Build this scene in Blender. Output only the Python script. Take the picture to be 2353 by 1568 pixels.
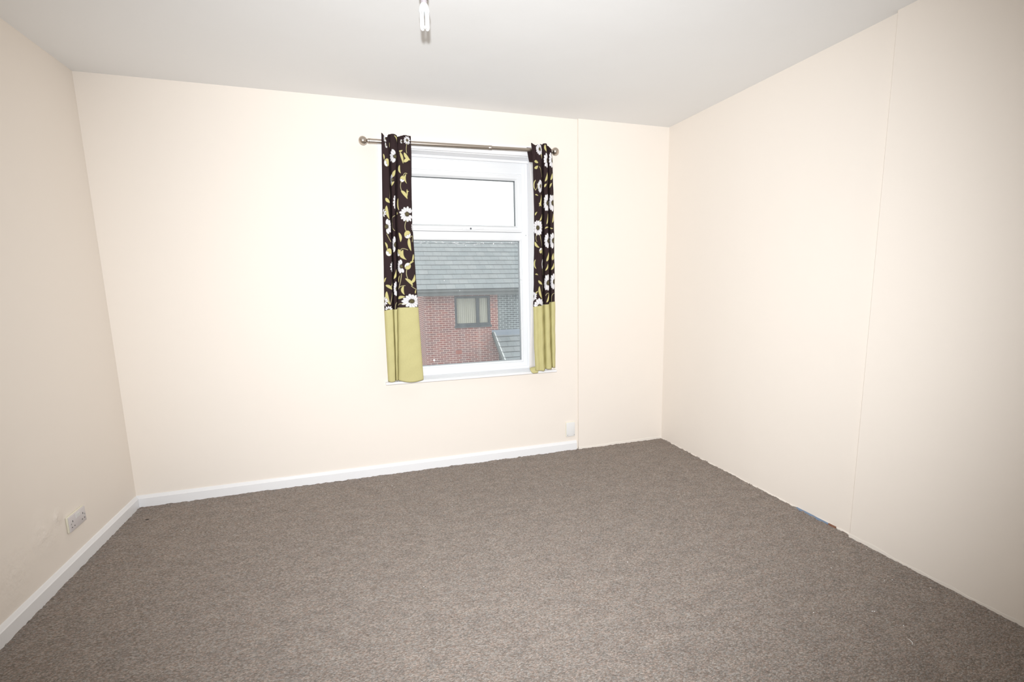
import bpy, bmesh, math, random
import numpy as np
from mathutils import Vector, Matrix
for o in list(bpy.data.objects): bpy.data.objects.remove(o)
SC = bpy.context.scene
COL = SC.collection

# ---------------------------------------------------------------- camera
cam_d = bpy.data.cameras.new('camera'); cam = bpy.data.objects.new('camera', cam_d); COL.objects.link(cam)
cam_d.sensor_width = 36.0; cam_d.sensor_fit = 'HORIZONTAL'
cam_d.lens = 1151.334 / 2353 * 36.0
cam_d.shift_x = -49.487 / 2353; cam_d.shift_y = 47.888 / 2353
cam_d.clip_start = 0.02; cam_d.clip_end = 200
CAMP = Vector((0.0, -3.5631, 1.3467))
yaw, pitch, roll = 0.329515, -0.161128, -0.0154607
fw = Vector((math.sin(yaw)*math.cos(pitch), math.cos(yaw)*math.cos(pitch), math.sin(pitch)))
rt_ = Vector((math.cos(yaw), -math.sin(yaw), 0)); up = rt_.cross(fw)
r2 = rt_*math.cos(roll) + up*math.sin(roll); u2 = -rt_*math.sin(roll) + up*math.cos(roll)
m = Matrix((r2, u2, -fw)).transposed().to_4x4(); m.translation = CAMP
cam.matrix_world = m
SC.camera = cam

# ---------------------------------------------------------------- world: bright overcast sky
W_ = bpy.data.worlds.new('overcast'); SC.world = W_; W_.use_nodes = True
bg = W_.node_tree.nodes['Background']; bg.inputs[0].default_value = (0.96, 0.98, 1.0, 1); bg.inputs[1].default_value = 1.9

# ---------------------------------------------------------------- the photographer's flash gun, above the lens
fl_d = bpy.data.lights.new('flash', 'SPOT'); fl = bpy.data.objects.new('flash', fl_d); COL.objects.link(fl)
fl_d.energy = 470; fl_d.color = (0.935, 0.967, 1.0); fl_d.shadow_soft_size = 0.02
fl_d.spot_size = math.radians(110.5); fl_d.spot_blend = 0.92
fl.location = CAMP + Vector((-0.006, 0, 0.155))
fdir = Vector((math.sin(0.292)*math.cos(-0.12), math.cos(0.292)*math.cos(-0.12), math.sin(-0.12)))
fl.rotation_euler = fdir.to_track_quat('-Z', 'Y').to_euler()

SC.view_settings.view_transform = 'Standard'; SC.view_settings.look = 'None'
SC.view_settings.exposure = 0.0; SC.view_settings.gamma = 1.0
try: SC.view_settings.use_curve_mapping = False
except Exception: pass

# ---------------------------------------------------------------- measured room (metres)
XL, XR, H = -1.385, 2.353, 2.5
XS, PB = 1.584, 0.018            # boxed-out panel on the window wall
YS, PR = -1.79, 0.022            # boxed-out panel on the right wall
YN = -4.05                        # unseen wall behind the photographer, brought close to raise the bounced light
OX0, OX1, OZ0, OZ1 = 0.25, 1.237, 0.650, 2.2165   # window opening

# ---- curtain sections, hems and printed motifs; specks (metres)
L_SEC = [(2.2947,[(0.2008,-0.111),(0.1965,-0.1175),(0.2071,-0.124),(0.2292,-0.12),(0.2333,-0.1175),(0.247,-0.111),(0.2459,-0.1075),(0.261,-0.112),(0.2897,-0.11),(0.2926,-0.1075),(0.3016,-0.111),(0.2971,-0.1175),(0.3061,-0.122),(0.3354,-0.13),(0.3638,-0.124),(0.3761,-0.1215),(0.3731,-0.111)]),(2.2347,[(0.1985,-0.111),(0.1942,-0.1175),(0.2052,-0.124),(0.2283,-0.12),(0.2324,-0.1175),(0.2435,-0.111),(0.2424,-0.1075),(0.2575,-0.112),(0.2862,-0.11),(0.2891,-0.1075),(0.2982,-0.111),(0.2936,-0.1175),(0.3029,-0.122),(0.3328,-0.13),(0.3617,-0.124),(0.3742,-0.1215),(0.3713,-0.111)]),(2.177,[(0.197,-0.098),(0.1924,-0.11),(0.2044,-0.122),(0.2303,-0.118),(0.2349,-0.1085),(0.2438,-0.095),(0.2423,-0.0985),(0.256,-0.11),(0.2831,-0.108),(0.2866,-0.0985),(0.2963,-0.095),(0.2911,-0.1085),(0.3001,-0.12),(0.3311,-0.128),(0.3611,-0.122),(0.3746,-0.114),(0.3723,-0.098)]),(1.9778,[(0.1883,-0.085),(0.1834,-0.1025),(0.1964,-0.12),(0.2253,-0.116),(0.2307,-0.095),(0.2392,-0.07),(0.2368,-0.085),(0.2452,-0.108),(0.2637,-0.106),(0.268,-0.085),(0.2815,-0.07),(0.2754,-0.095),(0.2845,-0.118),(0.3183,-0.126),(0.3509,-0.12),(0.3662,-0.1065),(0.3643,-0.085)]),(1.7618,[(0.1778,-0.085),(0.1729,-0.1025),(0.1869,-0.12),(0.218,-0.116),(0.2234,-0.095),(0.2305,-0.07),(0.2281,-0.085),(0.2348,-0.108),(0.2499,-0.106),(0.2542,-0.085),(0.2663,-0.07),(0.2603,-0.095),(0.2703,-0.118),(0.3071,-0.126),(0.3424,-0.12),(0.3587,-0.1065),(0.3568,-0.085)]),(1.4861,[(0.1679,-0.085),(0.1629,-0.1025),(0.178,-0.12),(0.2113,-0.116),(0.2168,-0.095),(0.2239,-0.07),(0.2215,-0.085),(0.2278,-0.108),(0.2422,-0.106),(0.2465,-0.085),(0.2573,-0.07),(0.2513,-0.095),(0.2627,-0.118),(0.3037,-0.126),(0.3428,-0.12),(0.3609,-0.1065),(0.3589,-0.085)]),(1.186,[(0.1538,-0.085),(0.1489,-0.1025),(0.1638,-0.12),(0.1966,-0.116),(0.202,-0.095),(0.209,-0.07),(0.2067,-0.085),(0.2137,-0.108),(0.2292,-0.106),(0.2334,-0.085),(0.2415,-0.07),(0.2355,-0.095),(0.2496,-0.118),(0.2985,-0.126),(0.3452,-0.12),(0.3665,-0.1065),(0.3644,-0.085)]),(0.9132,[(0.1514,-0.085),(0.1464,-0.1025),(0.1607,-0.12),(0.1919,-0.116),(0.1973,-0.095),(0.2058,-0.07),(0.2035,-0.085),(0.2072,-0.108),(0.2164,-0.106),(0.2206,-0.085),(0.2287,-0.07),(0.2228,-0.095),(0.2389,-0.118),(0.2944,-0.126),(0.3472,-0.12),(0.3712,-0.1065),(0.3691,-0.085)]),(0.6759,[(0.1499,-0.085),(0.1449,-0.1025),(0.1577,-0.12),(0.1852,-0.116),(0.1906,-0.095),(0.1992,-0.07),(0.1969,-0.085),(0.1987,-0.108),(0.2043,-0.106),(0.2084,-0.085),(0.2165,-0.07),(0.2106,-0.095),(0.2289,-0.118),(0.291,-0.126),(0.3499,-0.12),(0.3766,-0.1065),(0.3745,-0.085)])]
R_SEC = [(2.2958,[(1.1867,-0.111),(1.1825,-0.1175),(1.1945,-0.124),(1.2184,-0.117),(1.2367,-0.126),(1.2542,-0.1175),(1.2662,-0.111),(1.2606,-0.1175),(1.2688,-0.124),(1.2864,-0.124),(1.296,-0.1175),(1.307,-0.101),(1.3013,-0.1075),(1.3047,-0.118),(1.315,-0.116),(1.3186,-0.1175),(1.3178,-0.111)]),(2.2419,[(1.1937,-0.111),(1.1896,-0.1175),(1.2022,-0.124),(1.2272,-0.117),(1.2465,-0.126),(1.2647,-0.1175),(1.2735,-0.111),(1.2679,-0.1175),(1.2766,-0.124),(1.2951,-0.124),(1.305,-0.1175),(1.3162,-0.101),(1.3104,-0.1075),(1.3155,-0.118),(1.328,-0.116),(1.3326,-0.1175),(1.3319,-0.111)]),(2.1758,[(1.2035,-0.098),(1.1974,-0.11),(1.2073,-0.122),(1.2309,-0.115),(1.2488,-0.124),(1.2687,-0.1085),(1.2818,-0.095),(1.2736,-0.1085),(1.2797,-0.122),(1.2983,-0.122),(1.3109,-0.1085),(1.3248,-0.085),(1.3164,-0.0985),(1.3211,-0.116),(1.3366,-0.114),(1.3447,-0.11),(1.3461,-0.098)]),(1.995,[(1.2116,-0.085),(1.2035,-0.1025),(1.2106,-0.12),(1.233,-0.113),(1.2497,-0.122),(1.2729,-0.095),(1.2903,-0.07),(1.2778,-0.095),(1.2803,-0.12),(1.2999,-0.12),(1.3173,-0.095),(1.3356,-0.06),(1.3227,-0.085),(1.3241,-0.114),(1.3409,-0.112),(1.3518,-0.1025),(1.3553,-0.085)]),(1.7874,[(1.2125,-0.085),(1.2044,-0.1025),(1.2111,-0.12),(1.2329,-0.113),(1.249,-0.122),(1.2718,-0.095),(1.2896,-0.07),(1.2771,-0.095),(1.2799,-0.12),(1.3,-0.12),(1.3176,-0.095),(1.3356,-0.06),(1.3227,-0.085),(1.3249,-0.114),(1.3428,-0.112),(1.3541,-0.1025),(1.3576,-0.085)]),(1.4838,[(1.206,-0.085),(1.198,-0.1025),(1.2058,-0.12),(1.2293,-0.113),(1.2472,-0.122),(1.2711,-0.095),(1.2904,-0.07),(1.2778,-0.095),(1.2816,-0.12),(1.3034,-0.12),(1.3216,-0.095),(1.3411,-0.06),(1.3281,-0.085),(1.3291,-0.114),(1.3454,-0.112),(1.356,-0.1025),(1.3594,-0.085)]),(1.1719,[(1.1973,-0.085),(1.1893,-0.1025),(1.1985,-0.12),(1.2238,-0.113),(1.2436,-0.122),(1.2688,-0.095),(1.2865,-0.07),(1.2739,-0.095),(1.2779,-0.12),(1.2999,-0.12),(1.3182,-0.095),(1.3384,-0.06),(1.3255,-0.085),(1.3275,-0.114),(1.3453,-0.112),(1.3565,-0.1025),(1.3599,-0.085)]),(0.8509,[(1.2,-0.085),(1.1919,-0.1025),(1.2015,-0.12),(1.2273,-0.113),(1.2476,-0.122),(1.2732,-0.095),(1.2911,-0.07),(1.2784,-0.095),(1.2826,-0.12),(1.3049,-0.12),(1.3234,-0.095),(1.3438,-0.06),(1.3307,-0.085),(1.3305,-0.114),(1.3454,-0.112),(1.3553,-0.1025),(1.3587,-0.085)]),(0.667,[(1.2074,-0.085),(1.1993,-0.1025),(1.2082,-0.12),(1.2333,-0.113),(1.2528,-0.122),(1.2779,-0.095),(1.2941,-0.07),(1.2813,-0.095),(1.2866,-0.12),(1.3109,-0.12),(1.3302,-0.095),(1.3508,-0.06),(1.3376,-0.085),(1.3348,-0.114),(1.3463,-0.112),(1.3547,-0.1025),(1.3581,-0.085)])]
L_TOP = [(0.1958,2.2739),(0.213,2.2546),(0.2225,2.2372),(0.2374,2.2667),(0.2508,2.2703),(0.2749,2.2747),(0.2876,2.2652),(0.295,2.2554),(0.3059,2.2588),(0.3385,2.2664),(0.3762,2.2639)]
R_TOP = [(1.1833,2.2831),(1.1974,2.2727),(1.2131,2.2596),(1.2196,2.2714),(1.242,2.2758),(1.2644,2.2744),(1.2742,2.2837),(1.2935,2.2821),(1.3127,2.2662),(1.332,2.2445)]
L_BOT = [(0.1465,0.6931),(0.1545,0.6847),(0.18,0.6844),(0.1974,0.6905),(0.2145,0.6906),(0.2371,0.6843),(0.2799,0.6748),(0.3235,0.6743),(0.3768,0.6837)]
R_BOT = [(1.1952,0.6876),(1.2191,0.6859),(1.2603,0.6812),(1.2708,0.6953),(1.302,0.6914),(1.3228,0.6915),(1.3299,0.7009),(1.3502,0.6995)]
L_MID = [(0.1468,1.1631),(0.1664,1.1681),(0.1971,1.1714),(0.2026,1.1698),(0.2276,1.169),(0.2339,1.1817),(0.3072,1.1822),(0.3655,1.1804)]
R_MID = [(1.1847,1.1561),(1.2024,1.1586),(1.2597,1.1648),(1.2665,1.1709),(1.3106,1.1727),(1.3142,1.1869),(1.3518,1.1905)]
L_PRINT = [('F',0.279,2.1385,0.0439,95,262,1.0),('L',0.2964,2.164,0.3192,2.0949,0.0156,0.12),('L',0.293,2.1705,0.3183,2.1758,0.0108,-0.3),('L',0.3255,2.1606,0.3688,2.1177,0.0204,-0.2),('L',0.3251,2.1047,0.3638,2.1248,0.0204,0.15),('B',0.2212,2.0971,0.0198,200),('L',0.1971,2.1474,0.2023,2.1131,0.0084,0.15),('F',0.2193,2.2386,0.0206,60,300,0.6),('F',0.2232,2.2005,0.0175,120,320,0.5),('F',0.3521,2.2367,0.0271,0,360,1.0),('F',0.3174,2.227,0.0125,60,300,0.8),('S',0.3487,2.2142,0.3429,2.1852,0.3468,2.1593),('L',0.2772,2.2633,0.2909,2.2257,0.0072,0.3),('L',0.2443,2.2199,0.2415,2.1914,0.0072,0.15),('L',0.2919,2.0855,0.3014,2.0351,0.0156,-0.35),('L',0.2559,2.0129,0.269,2.0565,0.0168,0.1),('B',0.3069,2.0006,0.0162,250),('S',0.2986,1.9859,0.2927,1.9566,0.2993,1.9314),('L',0.3334,2.0325,0.3394,1.9735,0.012,-0.4),('S',0.3119,2.013,0.3212,2.0346,0.3373,2.0349),('F',0.2459,1.9966,0.0369,95,250,0.8),('L',0.2341,1.9582,0.2559,1.9855,0.0144,0.15),('S',0.2342,1.9593,0.2293,1.9222,0.2241,1.8796),('L',0.2943,1.929,0.3326,1.8782,0.0192,0.15),('L',0.3348,1.9382,0.3318,1.8835,0.0084,0.1),('L',0.3317,1.922,0.3476,1.9253,0.006,0.15),('F',0.2613,1.857,0.0536,85,275,0.6),('L',0.2003,1.8798,0.2268,1.8521,0.0192,-0.15),('L',0.2702,1.8813,0.2788,1.8067,0.0132,-0.25),('L',0.2012,1.8337,0.2165,1.7503,0.018,-0.15),('F',0.1741,1.7877,0.0267,-80,80,1.0),('F',0.3286,1.7838,0.0478,20,340,0.95),('L',0.2541,1.7888,0.2701,1.786,0.0168,0.15),('F',0.1902,1.7024,0.0475,-85,95,0.85),('S',0.1938,1.6566,0.2042,1.6324,0.2162,1.6081),('S',0.2554,1.7738,0.2303,1.757,0.2295,1.7247),('S',0.2295,1.7247,0.2295,1.6977,0.2473,1.6791),('F',0.3649,1.703,0.0384,95,265,0.6),('S',0.316,1.7428,0.3058,1.7073,0.3123,1.6764),('B',0.3238,1.6547,0.0204,300),('L',0.3318,1.6312,0.3413,1.5502,0.0168,-0.12),('S',0.3375,1.634,0.3546,1.6452,0.3511,1.6094),('F',0.246,1.5903,0.056,90,255,0.75),('L',0.2655,1.6658,0.2741,1.607,0.0144,0.2),('L',0.1768,1.605,0.1881,1.5604,0.0096,0.15),('B',0.2015,1.5414,0.0198,220),('B',0.2561,1.5388,0.018,220),('L',0.2866,1.5565,0.3039,1.493,0.0216,-0.55),('S',0.2738,1.5234,0.2759,1.562,0.3096,1.5567),('L',0.3552,1.5291,0.3431,1.479,0.012,0.15),('F',0.2161,1.4492,0.0343,95,265,0.6),('F',0.2708,1.4506,0.0434,80,300,0.75),('B',0.3139,1.452,0.018,120),('S',0.3029,1.4336,0.299,1.4029,0.3041,1.3748),('L',0.3301,1.4653,0.3566,1.482,0.0108,0.4),('L',0.213,1.3693,0.2402,1.4335,0.018,-0.3),('L',0.2474,1.3476,0.2553,1.3911,0.0084,0.2),('L',0.1689,1.331,0.2074,1.3001,0.018,0.2),('L',0.2019,1.3192,0.2124,1.3671,0.0084,-0.3),('S',0.2648,1.4033,0.2587,1.353,0.2479,1.3083),('L',0.2996,1.3726,0.3348,1.3224,0.0168,0.2),('L',0.3301,1.3395,0.3555,1.3978,0.0168,-0.3),('S',0.3337,1.3236,0.3464,1.3092,0.3617,1.3004),('F',0.2373,1.3057,0.0518,95,265,0.65),('S',0.2449,1.3038,0.2569,1.3205,0.2793,1.3257),('L',0.2764,1.3235,0.2804,1.2658,0.0132,-0.3),('L',0.2369,1.2409,0.2764,1.2534,0.018,0.2),('L',0.1691,1.2897,0.1895,1.2015,0.0204,-0.2),('S',0.2063,1.281,0.2001,1.2418,0.1927,1.2082),('F',0.3272,1.2225,0.048,0,360,1.0),('F',0.1485,1.2263,0.0314,-90,90,1.0),('F',0.1778,1.1702,0.026,0,180,1.0),('S',0.2164,1.1723,0.2198,1.2017,0.2345,1.2183),('S',0.2321,1.1957,0.2505,1.2076,0.2769,1.2023),('L',0.3546,1.272,0.3617,1.3004,0.0072,0.15),('L',0.1538,1.349,0.1696,1.3793,0.012,0.2)]
R_PRINT = [('F',1.3058,2.171,0.0538,100,262,0.72),('F',1.3463,2.1771,0.0539,100,262,0.72),('F',1.3043,1.8869,0.0574,80,280,0.8),('F',1.3472,1.89,0.0576,80,280,0.8),('F',1.3075,1.6243,0.0553,90,270,0.75),('F',1.3472,1.6276,0.0555,90,270,0.75),('F',1.2452,2.2418,0.0393,0,360,0.75),('F',1.2513,1.9984,0.0424,0,360,0.5),('F',1.2291,1.7154,0.0545,0,360,0.85),('L',1.2084,2.1615,1.2379,2.1537,0.0191,0.2),('L',1.2077,2.1146,1.2365,2.1349,0.0191,-0.2),('L',1.2567,2.2144,1.2657,2.1793,0.0101,0.15),('L',1.2896,2.275,1.2974,2.2255,0.0157,-0.3),('L',1.2842,2.0313,1.3043,2.094,0.0157,-0.2),('L',1.328,2.0442,1.3455,2.0907,0.0157,-0.2),('L',1.2735,1.9929,1.2925,2.0165,0.0135,0.1),('L',1.3128,1.9913,1.3375,2.0251,0.0135,0.1),('L',1.2172,2.039,1.2149,1.9698,0.0123,-0.5),('L',1.2097,1.9398,1.2372,1.9349,0.009,0.2),('L',1.2373,1.8617,1.2577,1.9433,0.0157,-0.2),('L',1.2346,1.8846,1.2578,1.8607,0.0179,0.2),('L',1.2063,1.7994,1.2271,1.8241,0.0101,0.2),('L',1.2389,1.7616,1.2632,1.8102,0.0135,-0.2),('L',1.2934,1.7406,1.3059,1.8153,0.0135,-0.2),('L',1.3385,1.7527,1.3508,1.8165,0.0135,-0.2),('L',1.279,1.7091,1.3141,1.7198,0.009,0.3),('L',1.3159,1.7198,1.3467,1.7131,0.0078,-0.3),('L',1.1998,1.6176,1.2393,1.5776,0.0191,-0.3),('B',1.2482,1.5563,0.0157,120),('L',1.2656,1.527,1.2675,1.5789,0.0067,0.15),('L',1.2904,1.4838,1.3115,1.5441,0.0146,-0.1),('S',1.2127,1.6707,1.208,1.64,1.2168,1.6178),('S',1.2406,1.6711,1.2504,1.6293,1.2603,1.5873),('S',1.2423,2.1272,1.2597,2.0852,1.2653,2.0613),('S',1.3066,2.0822,1.3104,2.0445,1.307,2.0172),('S',1.2101,1.9696,1.2284,1.992,1.2287,2.0137),('L',1.3352,1.4883,1.3463,1.5396,0.0112,0.1),('L',1.2062,1.4936,1.2134,1.428,0.0151,-0.5),('F',1.2648,1.463,0.0366,95,265,0.5),('L',1.2906,1.4806,1.3093,1.5441,0.0174,-0.15),('L',1.2751,1.4145,1.2956,1.464,0.0104,-0.3),('L',1.317,1.4201,1.3472,1.4698,0.0151,-0.35),('L',1.3435,1.4911,1.3543,1.5395,0.0116,-0.2),('S',1.2612,1.4306,1.2667,1.4098,1.2715,1.3849),('L',1.2034,1.3904,1.2268,1.3842,0.0093,0.3),('L',1.2262,1.3463,1.2629,1.316,0.0162,-0.2),('F',1.3004,1.3274,0.0599,80,280,0.75),('F',1.3537,1.3343,0.0602,90,270,0.75),('L',1.2307,1.3047,1.2538,1.212,0.0162,-0.2),('L',1.2011,1.2433,1.2226,1.2715,0.0104,0.2),('F',1.2299,1.1585,0.0604,0,180,0.8),('L',1.2871,1.187,1.3074,1.254,0.0151,-0.2),('S',1.323,1.1932,1.3267,1.2355,1.3491,1.2519),('F',1.1875,1.2329,0.0359,-90,90,1.0),('S',1.2609,1.3089,1.2574,1.2911,1.2636,1.267),('S',1.2826,1.2365,1.2924,1.2514,1.3061,1.2529)]
SPECKS = [(-1.016,-0.458),(-1.212,-0.031),(0.057,-0.156),(0.079,-0.25),(0.121,-0.236),(0.133,-0.271),(0.24,-0.394),(0.444,-0.701),(0.185,-1.459),(0.718,-0.074),(0.865,-0.905),(1.051,-1.248),(1.133,-1.601),(2.122,-1.875),(2.293,-1.917),(2.173,-2.113),(2.129,-2.129),(2.164,-2.138),(2.258,-2.238),(1.651,-2.188),(1.878,-2.263),(1.885,-2.267),(1.909,-2.366),(1.994,-1.975)]

# ---------------------------------------------------------------- helpers
def new_mat(name, color, rough=0.6, metal=0.0, spec=0.5):
    m = bpy.data.materials.new(name); m.use_nodes = True
    b = m.node_tree.nodes['Principled BSDF']
    b.inputs['Base Color'].default_value = (*color, 1); b.inputs['Roughness'].default_value = rough
    b.inputs['Metallic'].default_value = metal; b.inputs['Specular IOR Level'].default_value = spec
    return m
def N(m, t, **kw):
    n = m.node_tree.nodes.new(t)
    for k, v in kw.items(): setattr(n, k, v)
    return n
def LK(m, a, b): m.node_tree.links.new(a, b)
def BS(m): return m.node_tree.nodes['Principled BSDF']
def coords(m, scale=(1, 1, 1), rot=(0, 0, 0)):
    tc = N(m, 'ShaderNodeTexCoord'); mp = N(m, 'ShaderNodeMapping')
    mp.inputs['Scale'].default_value = scale; mp.inputs['Rotation'].default_value = rot
    LK(m, tc.outputs['Object'], mp.inputs['Vector']); return mp.outputs['Vector']
def add_bump(m, height, strength, dist, prev=None):
    b = N(m, 'ShaderNodeBump'); b.inputs['Strength'].default_value = strength; b.inputs['Distance'].default_value = dist
    LK(m, height, b.inputs['Height'])
    if prev: LK(m, prev, b.inputs['Normal'])
    LK(m, b.outputs['Normal'], BS(m).inputs['Normal']); return b.outputs['Normal']
def noise(m, vec, scale, detail=2, rough=0.5):
    n = N(m, 'ShaderNodeTexNoise'); n.inputs['Scale'].default_value = scale; n.inputs['Detail'].default_value = detail
    n.inputs['Roughness'].default_value = rough
    LK(m, vec, n.inputs['Vector']); return n.outputs['Fac']
def math_n(m, op, a, b=None, c=None, clamp=False):
    n = N(m, 'ShaderNodeMath', operation=op); n.use_clamp = clamp
    for i, v in enumerate((a, b, c)):
        if v is None: continue
        if isinstance(v, (int, float)): n.inputs[i].default_value = v
        else: LK(m, v, n.inputs[i])
    return n.outputs[0]
def ramp(m, fac, stops):
    r = N(m, 'ShaderNodeValToRGB'); e = r.color_ramp.elements
    e[0].position, e[0].color = stops[0][0], (*stops[0][1], 1)
    e[1].position, e[1].color = stops[-1][0], (*stops[-1][1], 1)
    for p, c in stops[1:-1]:
        q = e.new(p); q.color = (*c, 1)
    LK(m, fac, r.inputs['Fac']); return r.outputs['Color']
def mix(m, fac, a, b, blend='MIX'):
    n = N(m, 'ShaderNodeMix', data_type='RGBA', blend_type=blend)
    for s, v in ((0, fac), (6, a), (7, b)):
        if isinstance(v, (int, float)): n.inputs[s].default_value = v
        elif isinstance(v, tuple): n.inputs[s].default_value = (*v, 1)
        else: LK(m, v, n.inputs[s])
    return n.outputs[2]

def obj(name, bm, mat, parent=None, smooth=False, loc=None):
    bmesh.ops.recalc_face_normals(bm, faces=bm.faces)
    me = bpy.data.meshes.new(name); bm.to_mesh(me); bm.free()
    if smooth:
        for p in me.polygons: p.use_smooth = True
    o = bpy.data.objects.new(name, me); COL.objects.link(o)
    if mat: me.materials.append(mat)
    if parent:
        o.parent = parent
        o.location = -Vector(parent.location)      # meshes are written in room coordinates
    return o
def auto_smooth(o, deg=35):
    me = o.data
    for p in me.polygons: p.use_smooth = True
    try: me.set_sharp_from_angle(angle=math.radians(deg))
    except Exception: pass
def thing(name, label, cat, loc=(0, 0, 0), group=None):
    o = bpy.data.objects.new(name, None); COL.objects.link(o); o.location = loc
    o.empty_display_size = 0.05
    o['label'] = label; o['category'] = cat
    if group: o['group'] = group
    return o
def tag(o, label, cat, group=None):
    o['label'] = label; o['category'] = cat
    if group: o['group'] = group
    return o
def struct(o, label, cat):
    o['kind'] = 'structure'; o['label'] = label; o['category'] = cat
    return o
def box(bm, x0, x1, y0, y1, z0, z1, bev=0.0, seg=2):
    r = bmesh.ops.create_cube(bm, size=1.0)
    for v in r['verts']:
        v.co = Vector(((x0+x1)/2 + v.co.x*(x1-x0), (y0+y1)/2 + v.co.y*(y1-y0), (z0+z1)/2 + v.co.z*(z1-z0)))
    if bev > 0:
        es = list({e for v in r['verts'] for e in v.link_edges})
        bmesh.ops.bevel(bm, geom=es, offset=bev, segments=seg, profile=0.5, affect='EDGES')
    return bm
def prism(bm, pts, axis, a, b):
    """extrude a 2-D outline along axis ('x': pts are (y,z); 'y': (x,z); 'z': (x,y))"""
    def P(p, t):
        return {'x': (t, p[0], p[1]), 'y': (p[0], t, p[1]), 'z': (p[0], p[1], t)}[axis]
    A = [bm.verts.new(P(p, a)) for p in pts]; B = [bm.verts.new(P(p, b)) for p in pts]
    bm.faces.new(A); bm.faces.new(list(reversed(B)))
    for i in range(len(pts)):
        j = (i+1) % len(pts); bm.faces.new((A[i], B[i], B[j], A[j]))
    return bm
def tube(bm, pts, rad, n=12, cap=True):
    pts = [Vector(p) for p in pts]; rings = []
    rads = rad if isinstance(rad, (list, tuple)) else [rad]*len(pts)
    prev = None
    for i, p in enumerate(pts):
        t = (pts[min(i+1, len(pts)-1)] - pts[max(i-1, 0)]).normalized()
        if prev is None:
            a = t.orthogonal().normalized()
        else:
            a = (prev - t*prev.dot(t)).normalized()
        prev = a; b = t.cross(a)
        rings.append([bm.verts.new(p + (a*math.cos(2*math.pi*k/n) + b*math.sin(2*math.pi*k/n))*rads[i]) for k in range(n)])
    for r, s in zip(rings, rings[1:]):
        for k in range(n): bm.faces.new((r[k], r[(k+1) % n], s[(k+1) % n], s[k]))
    if cap: bm.faces.new(list(reversed(rings[0]))); bm.faces.new(rings[-1])
    return bm
def lathe(bm, prof, origin, axis=(0, 0, 1), n=24):
    """prof: (radius, distance along axis)"""
    ax = Vector(axis).normalized(); a = ax.orthogonal().normalized(); b = ax.cross(a); o = Vector(origin)
    rings = []
    for r, h in prof:
        if r < 1e-6: rings.append([bm.verts.new(o + ax*h)])
        else: rings.append([bm.verts.new(o + ax*h + (a*math.cos(2*math.pi*k/n) + b*math.sin(2*math.pi*k/n))*r) for k in range(n)])
    for r, s in zip(rings, rings[1:]):
        for k in range(n):
            k2 = (k+1) % n
            if len(r) == 1 and len(s) == 1: continue
            if len(r) == 1: bm.faces.new((r[0], s[k2], s[k]))
            elif len(s) == 1: bm.faces.new((r[k], r[k2], s[0]))
            else: bm.faces.new((r[k], r[k2], s[k2], s[k]))
    return bm
def ring(bm, x0, x1, z0, z1, prof):
    """mitred rectangular frame; prof: closed outline of (inset from the outer edge, y)"""
    rows = []
    for d, y in prof:
        rows.append([bm.verts.new(p) for p in ((x0+d, y, z0+d), (x1-d, y, z0+d), (x1-d, y, z1-d), (x0+d, y, z1-d))])
    for i in range(len(rows)):
        r, s = rows[i], rows[(i+1) % len(rows)]
        for k in range(4): bm.faces.new((r[k], r[(k+1) % 4], s[(k+1) % 4], s[k]))
    return bm
def grid_obj(name, co, nu, nv, mat, parent=None, smooth=True):
    """co: (nv, nu, 3) array"""
    me = bpy.data.meshes.new(name)
    idx = np.arange(nu*nv).reshape(nv, nu)
    q = np.stack([idx[:-1, :-1], idx[:-1, 1:], idx[1:, 1:], idx[1:, :-1]], -1).reshape(-1, 4)
    me.vertices.add(nu*nv); me.vertices.foreach_set('co', co.reshape(-1).astype(np.float32))
    me.loops.add(q.size); me.loops.foreach_set('vertex_index', q.reshape(-1).astype(np.int32))
    me.polygons.add(len(q)); me.polygons.foreach_set('loop_start', np.arange(0, q.size, 4, dtype=np.int32))
    try: me.polygons.foreach_set('loop_total', np.full(len(q), 4, dtype=np.int32))
    except Exception: pass
    me.update(calc_edges=True); me.validate()
    if smooth: me.polygons.foreach_set('use_smooth', np.ones(len(q), dtype=bool))
    o = bpy.data.objects.new(name, me); COL.objects.link(o); me.materials.append(mat)
    if parent: o.parent = parent; o.location = -Vector(parent.location)
    return o

# ---------------------------------------------------------------- materials
def wall_mat(name, color, scuff=None):
    m = new_mat(name, color, 0.75, spec=0.25)
    v = coords(m)
    h = math_n(m, 'ADD', math_n(m, 'MULTIPLY', noise(m, v, 3.5, 3), 1.0), math_n(m, 'MULTIPLY', noise(m, v, 160, 2), 0.02))
    if scuff:
        tc = N(m, 'ShaderNodeTexCoord'); d = None
        for (c, r) in scuff:
            dn = N(m, 'ShaderNodeVectorMath', operation='DISTANCE'); LK(m, tc.outputs['Object'], dn.inputs[0]); dn.inputs[1].default_value = c
            k = math_n(m, 'SUBTRACT', 1.0, math_n(m, 'DIVIDE', dn.outputs['Value'], r), clamp=True)
            d = k if d is None else math_n(m, 'MAXIMUM', d, k)
        h = math_n(m, 'ADD', h, math_n(m, 'MULTIPLY', math_n(m, 'MULTIPLY', noise(m, v, 22, 4), d), 2.6))
    add_bump(m, h, 0.35, 0.012)
    return m
CREAM = (0.905, 0.834, 0.756)
M_WALL = wall_mat('cream_paint', CREAM)
M_WALLL = wall_mat('cream_paint_scuffed', CREAM, scuff=[((XL, -0.90, 0.27), 0.13), ((XL, -1.12, 0.20), 0.16), ((XL, -0.80, 0.30), 0.05)])
M_CEIL = wall_mat('white_ceiling_paint', (0.89, 0.89, 0.885))
M_GLOSS = new_mat('white_gloss_paint', (0.90, 0.90, 0.91), 0.32)
M_PVC = new_mat('white_pvc', (0.865, 0.87, 0.875), 0.28)
M_PLASTIC = new_mat('white_plastic', (0.86, 0.855, 0.84), 0.35)
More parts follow.
